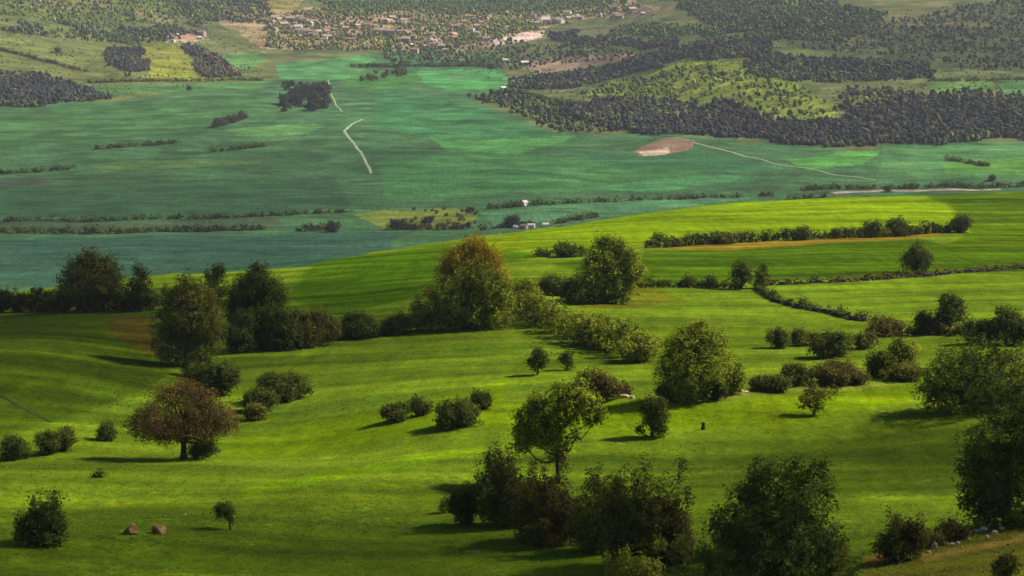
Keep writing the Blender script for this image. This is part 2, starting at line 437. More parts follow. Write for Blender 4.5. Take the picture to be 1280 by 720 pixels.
FIELDS = [
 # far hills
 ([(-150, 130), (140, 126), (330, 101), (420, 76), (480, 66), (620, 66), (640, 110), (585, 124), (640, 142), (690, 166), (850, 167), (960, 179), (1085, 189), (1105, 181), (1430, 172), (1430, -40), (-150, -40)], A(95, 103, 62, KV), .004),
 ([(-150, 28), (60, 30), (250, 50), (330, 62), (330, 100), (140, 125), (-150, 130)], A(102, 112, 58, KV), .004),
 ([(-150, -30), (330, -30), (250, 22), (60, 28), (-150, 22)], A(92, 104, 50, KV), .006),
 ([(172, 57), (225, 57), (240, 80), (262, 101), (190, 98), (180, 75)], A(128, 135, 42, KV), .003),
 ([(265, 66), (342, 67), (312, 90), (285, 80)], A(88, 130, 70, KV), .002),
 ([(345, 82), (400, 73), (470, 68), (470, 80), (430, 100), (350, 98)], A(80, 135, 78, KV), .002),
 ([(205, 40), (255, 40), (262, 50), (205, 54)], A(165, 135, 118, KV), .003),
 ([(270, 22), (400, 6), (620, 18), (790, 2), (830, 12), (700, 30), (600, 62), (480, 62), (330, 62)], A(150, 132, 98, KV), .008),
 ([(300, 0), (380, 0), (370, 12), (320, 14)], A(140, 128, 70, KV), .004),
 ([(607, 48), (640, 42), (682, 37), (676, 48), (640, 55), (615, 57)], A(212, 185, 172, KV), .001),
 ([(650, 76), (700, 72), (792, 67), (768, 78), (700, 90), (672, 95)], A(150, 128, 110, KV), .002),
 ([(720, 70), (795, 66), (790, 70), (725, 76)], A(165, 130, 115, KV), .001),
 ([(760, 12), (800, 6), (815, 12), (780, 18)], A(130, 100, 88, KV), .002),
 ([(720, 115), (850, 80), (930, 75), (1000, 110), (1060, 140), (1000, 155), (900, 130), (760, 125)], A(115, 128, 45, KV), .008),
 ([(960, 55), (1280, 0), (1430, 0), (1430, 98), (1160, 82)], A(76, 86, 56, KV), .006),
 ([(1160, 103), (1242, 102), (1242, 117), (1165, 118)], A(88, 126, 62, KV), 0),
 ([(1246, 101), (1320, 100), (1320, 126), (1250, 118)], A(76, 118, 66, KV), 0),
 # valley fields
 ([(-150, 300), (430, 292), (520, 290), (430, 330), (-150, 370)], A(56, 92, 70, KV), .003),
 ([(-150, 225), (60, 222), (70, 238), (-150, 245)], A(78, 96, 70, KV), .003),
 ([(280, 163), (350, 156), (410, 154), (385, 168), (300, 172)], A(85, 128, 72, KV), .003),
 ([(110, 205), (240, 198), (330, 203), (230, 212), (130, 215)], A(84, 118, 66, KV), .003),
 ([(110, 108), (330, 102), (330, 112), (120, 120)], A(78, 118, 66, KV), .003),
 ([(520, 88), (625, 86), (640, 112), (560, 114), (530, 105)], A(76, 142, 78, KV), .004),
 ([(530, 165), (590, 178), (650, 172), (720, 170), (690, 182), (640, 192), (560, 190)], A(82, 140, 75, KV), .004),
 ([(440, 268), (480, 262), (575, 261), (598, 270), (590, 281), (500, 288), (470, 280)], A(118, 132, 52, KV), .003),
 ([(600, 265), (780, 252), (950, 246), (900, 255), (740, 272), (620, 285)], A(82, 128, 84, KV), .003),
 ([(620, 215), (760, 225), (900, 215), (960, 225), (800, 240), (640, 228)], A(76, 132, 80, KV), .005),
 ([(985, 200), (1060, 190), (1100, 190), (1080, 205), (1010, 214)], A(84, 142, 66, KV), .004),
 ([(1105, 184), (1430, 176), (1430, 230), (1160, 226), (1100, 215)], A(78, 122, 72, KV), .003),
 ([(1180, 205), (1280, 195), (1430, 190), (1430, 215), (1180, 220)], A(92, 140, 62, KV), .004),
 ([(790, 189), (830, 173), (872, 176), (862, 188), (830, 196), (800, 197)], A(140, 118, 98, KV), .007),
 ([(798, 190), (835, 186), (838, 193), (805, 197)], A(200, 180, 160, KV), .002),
 # plots
 ([(-100, 138), (150, 128), (330, 118), (300, 150), (120, 176), (-100, 190)], A(66, 103, 60, KV), .004),
 ([(-100, 240), (200, 226), (420, 222), (440, 262), (200, 272), (-100, 272)], A(58, 93, 60, KV), .004),
 ([(470, 110), (580, 128), (690, 168), (560, 176), (470, 160)], A(62, 111, 68, KV), .004),
 ([(470, 200), (620, 192), (800, 202), (880, 215), (700, 240), (480, 246)], A(70, 119, 68, KV), .004),
 ([(440, 92), (520, 90), (528, 106), (470, 112), (430, 108)], A(68, 115, 56, KV), .004),
 ([(700, 190), (790, 196), (880, 190), (985, 212), (900, 216), (760, 208)], A(64, 111, 70, KV), .004),
 ([(-100, 274), (200, 276), (340, 272), (360, 285), (120, 290), (-100, 289)], A(70, 91, 60, KV), .004),
 # near slope
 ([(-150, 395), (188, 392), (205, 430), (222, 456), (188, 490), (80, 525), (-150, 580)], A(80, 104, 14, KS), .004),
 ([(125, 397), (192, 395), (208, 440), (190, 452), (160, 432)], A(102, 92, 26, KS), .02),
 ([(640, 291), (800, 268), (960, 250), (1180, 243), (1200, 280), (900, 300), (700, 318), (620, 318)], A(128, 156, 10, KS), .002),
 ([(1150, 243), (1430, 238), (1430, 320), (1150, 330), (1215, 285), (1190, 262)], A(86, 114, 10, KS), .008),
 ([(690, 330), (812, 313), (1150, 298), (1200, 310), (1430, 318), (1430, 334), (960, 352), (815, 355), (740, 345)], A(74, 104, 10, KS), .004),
 ([(815, 309), (900, 304), (1150, 291), (1200, 289), (1150, 297), (900, 313)], A(140, 120, 35, KS), .002),
 ([(400, 326), (560, 306), (690, 318), (600, 335), (520, 372), (420, 395), (350, 372)], A(78, 112, 10, KS), .006),
 ([(560, 300), (640, 291), (660, 306), (600, 318)], A(130, 152, 12, KS), .004),
 ([(790, 345), (860, 372), (800, 388), (720, 392)], A(112, 120, 22, KS), .01),
 ([(1075, 724), (1090, 704), (1145, 692), (1205, 672), (1330, 640), (1400, 760), (1075, 760)], A(122, 126, 34, KS), .002),
 ([(1150, 696), (1210, 684), (1330, 662), (1330, 668), (1210, 691), (1155, 702)], A(190, 160, 75, KS), .001),
 ([(1078, 700), (1102, 688), (1112, 694), (1085, 706)], A(165, 125, 60, KS), .003),
 ([(560, 505), (760, 500), (880, 502), (1000, 488), (1140, 482), (1140, 505), (980, 520), (760, 545), (600, 540)], A(118, 144, 10, KS), .014),  # sunlit band across the middle field, painted into the grass colour
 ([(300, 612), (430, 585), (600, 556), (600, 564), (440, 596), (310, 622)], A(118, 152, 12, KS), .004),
 ([(270, 545), (420, 515), (640, 470), (640, 500), (430, 560), (300, 572)], A(116, 144, 10, KS), .014),  # second sunlit band, its brightness put into the ground colour
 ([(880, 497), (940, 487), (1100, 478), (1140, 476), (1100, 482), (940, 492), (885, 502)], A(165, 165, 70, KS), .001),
]
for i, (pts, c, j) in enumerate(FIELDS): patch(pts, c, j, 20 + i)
soft = colr.copy()
plots = np.random.default_rng(4)
for _ in range(4):
    soft[1:-1] = soft[:-2] * .25 + soft[1:-1] * .5 + soft[2:] * .25
    soft[:, 1:-1] = soft[:, :-2] * .25 + soft[:, 1:-1] * .5 + soft[:, 2:] * .25
colr = np.where((DD > 900)[..., None], colr, soft)
# crop lanes and worn patches: broad soft variation of the real cover
big = fbm(X / 45, Y / 26, 31, 4)[..., None]
colr *= np.clip(1 + .55 * big, .6, 1.5)
lane = fbm(X / 55 + Y / 400, Y / 5.5, 61, 3)[..., None] + .5 * fbm(X / 30 - Y / 200, Y / 2.2, 62, 3)[..., None]
lw = 1.05 * lane * (DD < 800)[..., None]
colr *= np.clip(1 + lw * np.array([1.15, 1, .4]), .45, 1.7)
mott = fbm(X / 22, Y / 30, 71, 5)[..., None]; farw = np.clip((DD - 1000) / 900, 0, 1)[..., None]
colr *= np.clip(1 + 1.3 * mott * farw, .5, 1.7)
soil = np.clip(fbm(X / 70, Y / 90, 83, 5) * 3 - .25, 0, .7)[..., None] * np.clip((DD - 2500) / 400, 0, 1)[..., None]
colr[:] = colr * (1 - soil) + np.array([.14, .11, .065]) * soil
yel = np.clip(fbm(X / 60, Y / 30, 77, 4) * 2.2, 0, 1)[..., None]
colr[:] = colr * (1 - .35 * yel) + colr * np.array([1.45, 1.08, .8]) * .35 * yel
nv = np.stack([X, Y, Z], -1).reshape(-1, 3)
ii, jj = np.meshgrid(np.arange(NA - 1), np.arange(ND - 1), indexing='ij')
q = (ii * ND + jj).ravel()
gf = np.stack([q, q + ND, q + ND + 1, q + 1], 1)[:, ::-1]
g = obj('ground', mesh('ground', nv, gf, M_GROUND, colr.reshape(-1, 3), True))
tag(g, 'green rolling fields of the near slope, the valley floor and the far hills', 'ground', kind='structure')

# ------------------------------------------------------------------ tracks and roads
def ribbon(name, pts, w0, w1, m, label, up=.12):
    L3 = line_world(pts, 3.0)
    P = L3[:, :2]; T = np.gradient(P, axis=0); T /= np.linalg.norm(T, axis=1)[:, None]
    Nn = np.stack([-T[:, 1], T[:, 0]], 1)
    t = np.linspace(0, 1, len(P))[:, None]
    w = (w0 + (w1 - w0) * t) * (1 + .5 * fbm(np.arange(len(P))[:, None] * .11, t * 0, 6))
    rows = []
    for k in (-.5, -.17, .17, .5):
        Q = P + Nn * w * k
        rows.append(np.column_stack([Q, zxy(Q[:, 0], Q[:, 1]) + (up if abs(k) < .4 else up * .2)]))
    v = np.stack(rows, 1).reshape(-1, 3); n = len(P)
    i = np.arange(n - 1)[:, None] * 4; j = np.arange(3)[None]
    f = np.stack([i + j, i + 4 + j, i + 5 + j, i + 1 + j], -1).reshape(-1, 4)
    return tag(obj(name, mesh(name, v, f, m, smooth=True)), label, name.replace('_', ' '), kind='structure')
ribbon('track', [(452, 149), (440, 155), (430, 164), (444, 182), (456, 200), (464, 217)], 2.6, 2.4, M_TRACK, 'pale chalky track bending through the middle of the green valley', .3)
ribbon('track', [(410, 100), (414, 118), (420, 132), (428, 140)], 2, 1.6, M_TRACK, 'faint pale track running past the dark grove in the valley', .3)
ribbon('road', [(866, 178), (920, 192), (975, 206), (1040, 218), (1095, 225)], 2.8, 2.4, M_TRACK, 'straight pale road crossing the valley below the dark forest', .3)
ribbon('path', [(-60, 462), (0, 493), (30, 511), (64, 528)], .7, .5, rough_material('worn_path', (.012, .016, .005), (.03, .035, .01), 1.5), 'dark worn path curving across the left field', .05)
ribbon('earth_bank', [(1040, 242), (1100, 239), (1170, 238), (1250, 237)], 8, 5, M_EARTH, 'pinkish bare earth strip along the top edge of the bright right field', .5)

# ------------------------------------------------------------------ far woods (each reads as one mass)
def ico(sub):
    import bmesh
    bm = bmesh.new(); bmesh.ops.create_icosphere(bm, subdivisions=sub, radius=1)
    v = np.array([x.co[:] for x in bm.verts]); f = np.array([[y.index for y in x.verts] for x in bm.faces]); bm.free()
    return v, f
ICO1, ICOF1 = ico(1)
def crowns(pos, rad, hgt, cols, r, jit=.3):
    n = len(pos); k = len(ICO1)
    v = ICO1[None] * (1 + r.normal(size=(n, k, 1)) * jit * .6)
    v = v * np.stack([rad, rad, hgt * .5], 1)[:, None] + r.normal(size=(n, k, 3)) * (rad * jit * .25)[:, None, None]
    v[..., 2] += (hgt * .52)[:, None]
    v += pos[:, None]
    f = (ICOF1[None] + (np.arange(n) * k)[:, None, None]).reshape(-1, 3)
    c = np.repeat(cols, k, axis=0) * (.7 + .6 * r.random((n * k, 1)))
    return v.reshape(-1, 3), f, c
def scatter_ad(pts, per, r, jit=.008, seed=5, lim=9000):
    P = poly_ad(pts)
    a0, a1 = P[:, 0].min(), P[:, 0].max(); d0, d1 = P[:, 1].min(), P[:, 1].max()
    area = (a1 - a0) * (d1 ** 2 - d0 ** 2) / 2
    n = int(min(area / per, 120000))
    a = a0 + (a1 - a0) * r.random(n); d = np.sqrt(d0 ** 2 + (d1 ** 2 - d0 ** 2) * r.random(n))
    x = d * np.sin(a); y = d * np.cos(a)
    ok = inside(P, a + jit * fbm(x / 60, y / 60, seed), np.log(d) + jit * 8 * fbm(x / 60, y / 60, seed + 3))
    x, y = x[ok][:lim], y[ok][:lim]
    return np.stack([x, y, zxy(x, y)], 1)
DK = [(.025, .025, .029), (.033, .031, .033), (.025, .032, .024), (.046, .036, .033)]
GR = [(.04, .075, .02), (.06, .1, .025), (.028, .05, .018), (.09, .12, .03)]
YG = [(.1, .12, .02), (.16, .16, .03), (.06, .08, .018), (.2, .2, .035)]
BR = [(.07, .055, .035), (.05, .04, .035), (.09, .07, .04), (.03, .03, .025)]
WOODS = [
 ([(-90, 88), (0, 88), (60, 97), (140, 124), (90, 131), (0, 138), (-90, 142)], 34, DK, 'dark leafless wood on the low spur at the left edge'),
 ([(128, 60), (172, 60), (190, 92), (160, 96), (140, 80)], 34, DK, 'small dark wood left of the yellow-green field'),
 ([(226, 55), (262, 62), (302, 96), (262, 98), (238, 80)], 45, BR, 'grey-brown wood right of the yellow-green field'),
 ([(-90, 20), (60, 32), (120, 40), (220, 35), (258, 48), (130, 54), (60, 45), (-90, 30)], 60, DK + GR, 'grey-green belt of wood across the upper left hill'),
 ([(-90, -10), (300, -10), (260, 32), (120, 36), (0, 18), (-90, 10)], 220, GR + YG, 'scattered green trees on the pale upper left hill'),
 ([(180, -5), (330, 0), (340, 26), (250, 30)], 90, GR + DK, 'green and dark wood above the left end of the village'),
 ([(380, -14), (830, -14), (760, 4), (640, 17), (420, 20)], 62, GR, 'fresh green wood along the top above the village'),
 ([(330, 22), (420, 14), (640, 16), (780, 4), (800, 14), (690, 30), (600, 60), (480, 64), (330, 62)], 120, GR + YG + YG + BR[:1] + BR[2:3], 'mixed trees among the houses of the hillside village'),
 ([(480, 62), (600, 60), (680, 50), (860, 72), (700, 75), (640, 88), (480, 72)], 200, GR + DK, 'loose green wood below the village'),
 ([(676, 40), (720, 46), (850, 50), (850, 64), (700, 53)], 40, DK, 'narrow dark wood right of the pale pink field'),
 ([(636, 101), (700, 95), (780, 78), (850, 52), (960, 52), (972, 66), (850, 76), (790, 95), (720, 112), (640, 113)], 40, DK, 'dark wood rising diagonally behind the brown field'),
 ([(820, -12), (980, -12), (1110, 20), (1080, 46), (950, 52), (880, 30)], 52, DK + GR, 'dark wood at the top right of the far hill'),
 ([(850, 30), (950, 52), (960, 56), (850, 50), (760, 44), (780, 30)], 90, GR, 'green scrub between the two dark upper woods'),
 ([(930, 70), (1160, 80), (1170, 98), (1050, 108), (940, 96)], 48, DK + GR[:1], 'dark band of wood above the yellow-green clearing'),
 ([(720, 116), (850, 80), (930, 90), (1000, 110), (1060, 140), (1000, 155), (900, 130), (760, 125)], 260, YG + GR, 'yellow-green scrub over the clearing on the right hill'),
 ([(690, 142), (760, 125), (900, 130), (1000, 155), (1100, 130), (1200, 116), (1400, 128), (1400, 172), (1105, 181), (1085, 188), (960, 178), (850, 168), (760, 160)], 32, DK + BR[1:2], 'large dark purplish forest at the foot of the right hill'),
 ([(1060, 112), (1160, 120), (1240, 120), (1230, 130), (1100, 132), (1040, 145)], 70, BR + YG[:1], 'rusty brown wood below the small bright field'),
 ([(585, 124), (640, 114), (760, 150), (850, 165), (700, 166), (640, 142)], 130, GR + DK, 'dim green wood tapering out into the valley'),
 ([(980, 52), (1290, -10), (1400, -10), (1400, 98), (1160, 82)], 240, BR + YG[2:3] + GR[2:3], 'thin olive scrub over the upper right hillside'),
]
tw = 0
for i, (pts, per, cl, label) in enumerate(WOODS):
    r = np.random.default_rng(500 + i)
    p = scatter_ad(pts, per * .45, r, seed=40 + i, lim=12000); n = len(p); tw += n
    if not n: continue
    stand = fbm(p[:, 0] / 55, p[:, 1] / 55, 300 + i, 4)            # stands of different kinds and gaps between them
    ok = r.random(n) < 1.0 + 2.2 * np.minimum(stand, 0)
    p = p[ok]; stand = stand[ok]; n = len(p)
    rad = 1.1 + 1.0 * r.random(n) + 1.3 * r.random(n) ** 3; hg = rad * (1.5 + 1.3 * r.random(n))
    cc = np.array(cl)[r.integers(0, len(cl), n)] * (.6 + .8 * r.random((n, 1)))
    other = np.array([(.05, .065, .02), (.075, .06, .035), (.085, .1, .025), (.045, .05, .045)])[r.integers(0, 4, n)]
    mixw = (r.random(n) < np.clip(.2 + 2.4 * fbm(p[:, 0] / 80, p[:, 1] / 80, 340 + i, 4), .03, .75))[:, None]
    cc = np.where(mixw, other * (.7 + .6 * r.random((n, 1))), cc)
    o0 = p.mean(0)
    v, f, c = crowns(p - o0, rad, hg, cc, r)
    tag(obj('woodland', mesh('woodland', v, f, M_WOOD, c), loc=o0), label, 'woodland', kind='stuff')
def scrub(pts, n, seed, label):
    r = np.random.default_rng(seed)
    p = scatter_ad(pts, 8, r, seed=seed, lim=200000)
    p = p[r.permutation(len(p))[:n]]
    keep = r.random(len(p)) < .5 + 2 * fbm(p[:, 0] / 40, p[:, 1] / 40, seed + 5, 4); p = p[keep]; n = len(p)
    base = np.array([(.09, .1, .03), (.05, .06, .025), (.12, .1, .06), (.03, .035, .025), (.13, .14, .03), (.07, .055, .04)])
    k = np.clip((3 + 7 * fbm(p[:, 0] / 90, p[:, 1] / 90, seed + 1, 4) + r.normal(size=n) * 1.3).astype(int), 0, 5)
    rad = .5 + .9 * r.random(n) ** 2
    o0 = p.mean(0)
    v, f, c = crowns(p - o0, rad, rad * (1.1 + .5 * r.random(n)), base[k] * (.7 + .6 * r.random((n, 1))), r)
    tag(obj('scrub', mesh('scrub', v, f, M_WOOD, c), loc=o0), label, 'scrub', kind='stuff')
scrub([(640, 110), (850, 60), (980, 50), (1280, -20), (1400, -20), (1400, 172), (1105, 178), (960, 176), (700, 160)], 14000, 901, 'low scrub speckling the right hill between the woods')
scrub([(-100, -20), (330, -20), (330, 98), (140, 122), (-100, 126)], 9000, 931, 'low scrub speckling the left hill between the woods')
scrub([(250, 10), (420, -10), (830, -20), (850, 60), (640, 105), (480, 64), (330, 62)], 9000, 961, 'low scrub and gardens around the hillside village')
print('wood crowns', tw)

exec_parts = True
# ------------------------------------------------------------------ the hillside village
def gable_house(w, d, h, rh, wallm, roofm):
    x, y = w / 2, d / 2
    wv = [(-x, -y, -2), (x, -y, -2), (x, y, -2), (-x, y, -2), (-x, -y, h), (x, -y, h), (x, y, h), (-x, y, h), (-x, 0, h + rh), (x, 0, h + rh)]
    wq = np.array([[0, 1, 5, 4], [2, 3, 7, 6], [1, 2, 6, 5], [3, 0, 4, 7]]); wt = np.array([[5, 6, 9], [7, 4, 8]])
    wall = mesh('wall', wv, [wq, wt], wallm)
    e = .5; sl = rh / y; lo = h - e * sl
    up = .25
    rv = []
    for k in (0, up):
        rv += [(-x - e, -y - e, lo + k), (x + e, -y - e, lo + k), (x + e, 0, h + rh + k), (-x - e, 0, h + rh + k), (x + e, y + e, lo + k), (-x - e, y + e, lo + k)]
    rq = np.array([[6, 7, 8, 9], [9, 8, 10, 11], [1, 0, 3, 2], [2, 3, 5, 4], [0, 1, 7, 6], [1, 2, 8, 7], [2, 4, 10, 8], [4, 5, 11, 10], [5, 3, 9, 11], [3, 0, 6, 9]])
    return wall, mesh('roof', np.array(rv) + np.array([0, 0, .02]), rq, roofm)
WALLS = [rough_material('cream_render', (.22, .17, .13), (.32, .26, .2), .4, .1), rough_material('tan_stone_wall', (.22, .17, .13), (.32, .25, .19), .5, .2), rough_material('white_render', (.42, .39, .35), (.54, .5, .46), .4, .1)]
ROOFS = [rough_material('terracotta_tile', (.2, .115, .085), (.3, .19, .145), .6, .2), rough_material('faded_pink_tile', (.28, .2, .165), (.36, .27, .23), .6, .2), rough_material('pale_tile', (.4, .34, .3), (.52, .45, .4), .6, .2), rough_material('brown_tile', (.16, .1, .08), (.26, .17, .13), .6, .2)]
rh_ = np.random.default_rng(77)
PROTO = {}
def house(u, v, wi, ri, label, group, sc=1.0):
    p, d = spot(u, v)
    key = (wi, ri, int(rh_.integers(0, 2)))
    if key not in PROTO:
        PROTO[key] = gable_house((9, 13)[key[2]], (7, 8)[key[2]], (4.5, 5.5)[key[2]], (2.2, 2.6)[key[2]], WALLS[wi], ROOFS[ri])
    wm, rm = PROTO[key]
    o = tag(empty('house', p), label, 'house', group); o.rotation_euler.z = rh_.normal() * .5 + (1.57 if rh_.random() < .3 else 0); o.scale = (sc,) * 3
    obj('wall', wm, o); obj('roof', rm, o); return o
WN = ['cream-walled', 'tan stone', 'white-walled']; RN = ['terracotta roof', 'faded pink roof', 'pale roof', 'brown roof']
CLUSTERS = [((208, 42), (262, 54), 4, 'at the far left outskirts'), ((330, 22), (385, 44), 16, 'on the upper left slope'), ((385, 30), (450, 56), 20, 'in the left village half'),
            ((450, 22), (520, 46), 14, 'among scrub mid village'), ((495, 44), (560, 66), 18, 'at the lower village edge'), ((560, 28), (612, 52), 10, 'left of the pink field'),
            ((660, 18), (725, 34), 12, 'right above the pink field'), ((735, 10), (805, 24), 7, 'at the top right end')]
for (x0, y0), (x1, y1), n, where in CLUSTERS:
    for _ in range(int(n * 1.5)):
        wi, ri = int(rh_.choice(3, p=[.42, .5, .08])), int(rh_.choice(4, p=[.42, .32, .06, .2]))
        house(x0 + (x1 - x0) * rh_.random(), y0 + (y1 - y0) * rh_.random(), wi, ri, f'small {WN[wi]} house with {RN[ri]} {where}', f'{WN[wi]} houses with {RN[ri]} {where}', .65 + .4 * rh_.random())
for u, v, wi, ri, lab, sc in [
    (655, 257, 2, 2, 'lone white farmhouse beside the dark valley hedge, right of the shrubby yellow strip', .42),
    (645, 286, 2, 2, 'low white building with pale roof peeping over the bright field edge, leftmost of the group', .34),
    (655, 286, 1, 0, 'small red-roofed building between two white ones over the bright field edge', .34),
    (664, 285, 2, 2, 'white building right of the red-roofed one over the bright field edge', .34),
    (682, 284, 2, 2, 'low pale building at the right end of the row over the bright field edge', .4),
    (629, 113, 2, 2, 'single white hut at the tip of the dark diagonal wood', .7),
    (632, 78, 2, 2, 'white farm building on the hedge line left of the brown field', .8),
    (656, 82, 0, 2, 'cream barn at the lower left corner of the brown field', .8),
    (672, 91, 0, 1, 'pink-roofed barn at the bottom corner of the brown field', .8),
    (700, 29, 2, 2, 'bright white house above the right end of the village', 1.1),
    (682, 29, 2, 2, 'bright white house near the middle top right of the village', 1.1)]:
    house(u, v, wi, ri, lab, None, sc)

# ------------------------------------------------------------------ hedges and groves of the valley
VH = [([(-20, 275), (120, 277), (215, 274), (340, 270), (440, 265)], 5, 'dark', 'upper thin dark hedge across the left of the valley floor'),
      ([(-20, 290), (110, 292), (230, 290), (330, 287)], 8, 'dark', 'lower thick dark hedge across the left of the valley floor'),
      ([(370, 289), (400, 288), (424, 287)], 9, 'dark', 'short dark hedge with taller end right of the lower valley hedge'),
      ([(486, 287), (530, 287), (590, 286)], 9, 'brown', 'brownish hedge under the shrubby yellow strip'),
      ([(612, 261), (640, 259), (650, 258)], 7, 'dark', 'dark hedge left of the lone white farmhouse'),
      ([(662, 257), (770, 252), (880, 247), (965, 245)], 4, 'dark', 'long low hedge running right from the lone white farmhouse'),
      ([(600, 288), (640, 283), (665, 281)], 6, 'grey', 'greyish hedge behind the low white buildings'),
      ([(695, 280), (725, 275), (745, 271)], 6, 'dark', 'dark hedge right of the low white buildings'),
      ([(120, 187), (160, 184), (225, 178)], 5, 'dark', 'thin dark hedge slanting across the left valley field'),
      ([(-10, 218), (50, 215), (95, 211)], 5, 'dark', 'dark hedge at the left edge of the valley field'),
      ([(265, 190), (300, 187), (332, 183)], 5, 'dark', 'short hedge below the light green strip in the valley'),
      ([(268, 160), (285, 155), (306, 147)], 10, 'grey', 'grey leafless thicket above the light green strip'),
      ([(440, 84), (500, 84), (560, 84), (625, 83)], 6, 'dark', 'dark hedge along the top of the bright far field'),
      ([(110, 104), (200, 102), (330, 101)], 4, 'dark', 'thin hedge at the foot of the yellow-green field'),
      ([(630, 112), (700, 128), (760, 142)], 5, 'dark', 'dark hedge leading down from the white hut'),
      ([(1005, 238), (1100, 236), (1190, 234), (1290, 232)], 6, 'dark', 'dark hedge behind the pinkish earth strip'),
      ([(1180, 200), (1210, 204), (1236, 208)], 4, 'dark', 'small dark hedge in the fields at the right edge of the valley'),
      ([(985, 250), (1010, 248), (1030, 247)], 5, 'dark', 'short hedge on the left end of the pinkish earth strip'),
      ([(0, 62), (60, 78), (110, 90)], 4, 'brown', 'brown hedge running down the lower left hill'),
      ([(1160, 102), (1240, 101), (1290, 99)], 4, 'dark', 'hedge above the small bright fields on the right hill')]
for pts, h, pal, label in VH: hedge('hedge', pts, h * .74, pal, label, bumps=.6)
def far_trees(name, region, n, hpx, pal, label, group, cat='tree', wpx=None):
    r = np.random.default_rng(SEED[0] + 900); SEED[0] += 1
    protos = None
    (x0, y0), (x1, y1) = region
    for i in range(n):
        u, v = x0 + (x1 - x0) * r.random(), y0 + (y1 - y0) * r.random()
        p, d = spot(u, v); h = hpx * d / F * (.75 + .5 * r.random())
        if protos is None:
            protos = []
            for _ in range(3):
                L = bush_lobes((wpx or hpx) / hpx, 1, r)
                vv, ff, cc = foliage(L, .15, 420, pal, r, clump=.12)
                protos.append(mesh('foliage', vv, ff, M_LEAF, cc))
        o = tag(obj(name, protos[int(r.integers(0, 3))], loc=p), label, cat, group)
        o.scale = (h, h, h); o.rotation_euler.z = r.random() * 6.28
far_trees('grove_tree', ((356, 112), (408, 140)), 34, 16, 'grey', 'dark bare tree of the round grove in the valley', 'trees of the dark grove in the valley')
far_trees('grove_tree', ((478, 78), (512, 98)), 14, 9, 'dark', 'dark tree of the small clump left of the bright far field', 'trees of the small clump left of the bright far field')
far_trees('grove_tree', ((452, 92), (480, 102)), 8, 7, 'dark', 'dark tree in the row below the small clump', 'trees in the row below the small clump')
far_trees('shrub', ((486, 278), (515, 288)), 6, 13, 'grey', 'purplish shrub at the left end of the yellow strip', 'purplish shrubs at the left of the yellow strip', 'bush')
far_trees('shrub', ((530, 276), (552, 287)), 4, 13, 'grey', 'purplish shrub in the middle of the yellow strip', 'purplish shrubs in the middle of the yellow strip', 'bush')
far_trees('shrub', ((510, 262), (595, 284)), 22, 6, 'olive', 'small yellowish shrub scattered over the yellow strip', 'yellowish shrubs of the yellow strip', 'bush')
far_trees('grove_tree', ((582, 264), (600, 270)), 4, 9, 'dark', 'dark tree right above the yellow strip', 'trees right above the yellow strip')
for u, v, h, pal, label in [(72, 66, 8, 'dark', 'single dark tree on the open lower left hill'), (236, 113, 7, 'dark', 'lone dark tree on the pale strip at the valley edge'), (415, 290, 16, 'grey', 'round grey tree at the end of the short valley hedge'),
                            (640, 284, 20, 'grey', 'grey bare tree standing behind the low white buildings'), (1110, 240, 8, 'dark', 'single dark tree on the hedge behind the earth strip'), (1240, 226, 9, 'dark', 'small dark tree near the right edge of the valley')]:
    plant('tree', u, v, w=h, h=h, pal=pal, label=label, cat='tree', parts=False)

# ------------------------------------------------------------------ named trees of the near slope
plant('tree', 592, 392, [(-2, 76, 21), (-22, 64, 20), (-30, 50, 16), (18, 66, 20), (0, 46, 30), (-30, 40, 18), (28, 42, 18), (8, 86, 10), (0, 24, 26)], pal='bronze', label='bronze-orange crowned tree rising behind the big green roadside tree', cat='tree', trunk=4, cover=2.4, depth=.8)
plant('tree', 582, 411, [(-8, 36, 36), (-42, 28, 26), (30, 36, 30), (42, 48, 20), (4, 58, 22), (-28, 46, 18), (25, 62, 20), (48, 26, 18), (-58, 20, 16), (12, 70, 12), (-25, 14, 26, 16), (10, 16, 30, 18), (36, 14, 20, 15), (-48, 10, 18, 12)], pal='green', label='big spreading green tree at the meeting point of the two hedges', cat='tree', trunk=5, cover=2.8, depth=.9)
plant('tree', 757, 379, [(0, 34, 30), (-24, 24, 20), (20, 46, 24), (8, 66, 17), (-10, 56, 18), (34, 40, 14), (30, 60, 12), (-2, 76, 10), (-6, 14, 28, 16), (16, 14, 20, 14)], pal='green', label='leaning green tree above the middle hedge, dark on its left', cat='tree', trunk=4, cover=2.6)
plant('tree', 116, 389, [(0, 42, 30), (-22, 34, 20), (22, 36, 20), (0, 60, 16), (-16, 54, 14), (16, 56, 14), (0, 18, 30, 18)], pal='olive', label='round olive tree standing in the dark hedge at the left', cat='tree', trunk=4, cover=2.6)
plant('tree', 235, 457, [(0, 74, 30), (-16, 58, 26), (20, 62, 24), (2, 96, 19), (-18, 86, 16), (20, 88, 16), (-18, 28, 26), (16, 30, 26), (30, 46, 14)], pal='olive', label='tall olive-brown tree at the corner of the left field', cat='tree', trunk=5, cover=2.8)
plant('tree', 270, 405, [(0, 62, 11), (0, 46, 14), (-4, 28, 15), (5, 68, 7)], pal='dark', label='slim dark tree just behind the tall olive-brown tree', cat='tree', cover=2.6)
plant('tree', 322, 420, [(0, 66, 22), (-16, 52, 20), (18, 54, 20), (0, 36, 32), (2, 80, 12), (-24, 30, 20)], pal='dark', label='dark broad tree over the thicket right of the olive-brown tree', cat='tree', trunk=4, cover=2.8)
plant('tree', 175, 389, [(0, 36, 12), (2, 48, 9), (-6, 20, 14), (6, 18, 12)], pal='dark', label='narrow dark tree at the right end of the left hedge', cat='tree', cover=2.4)
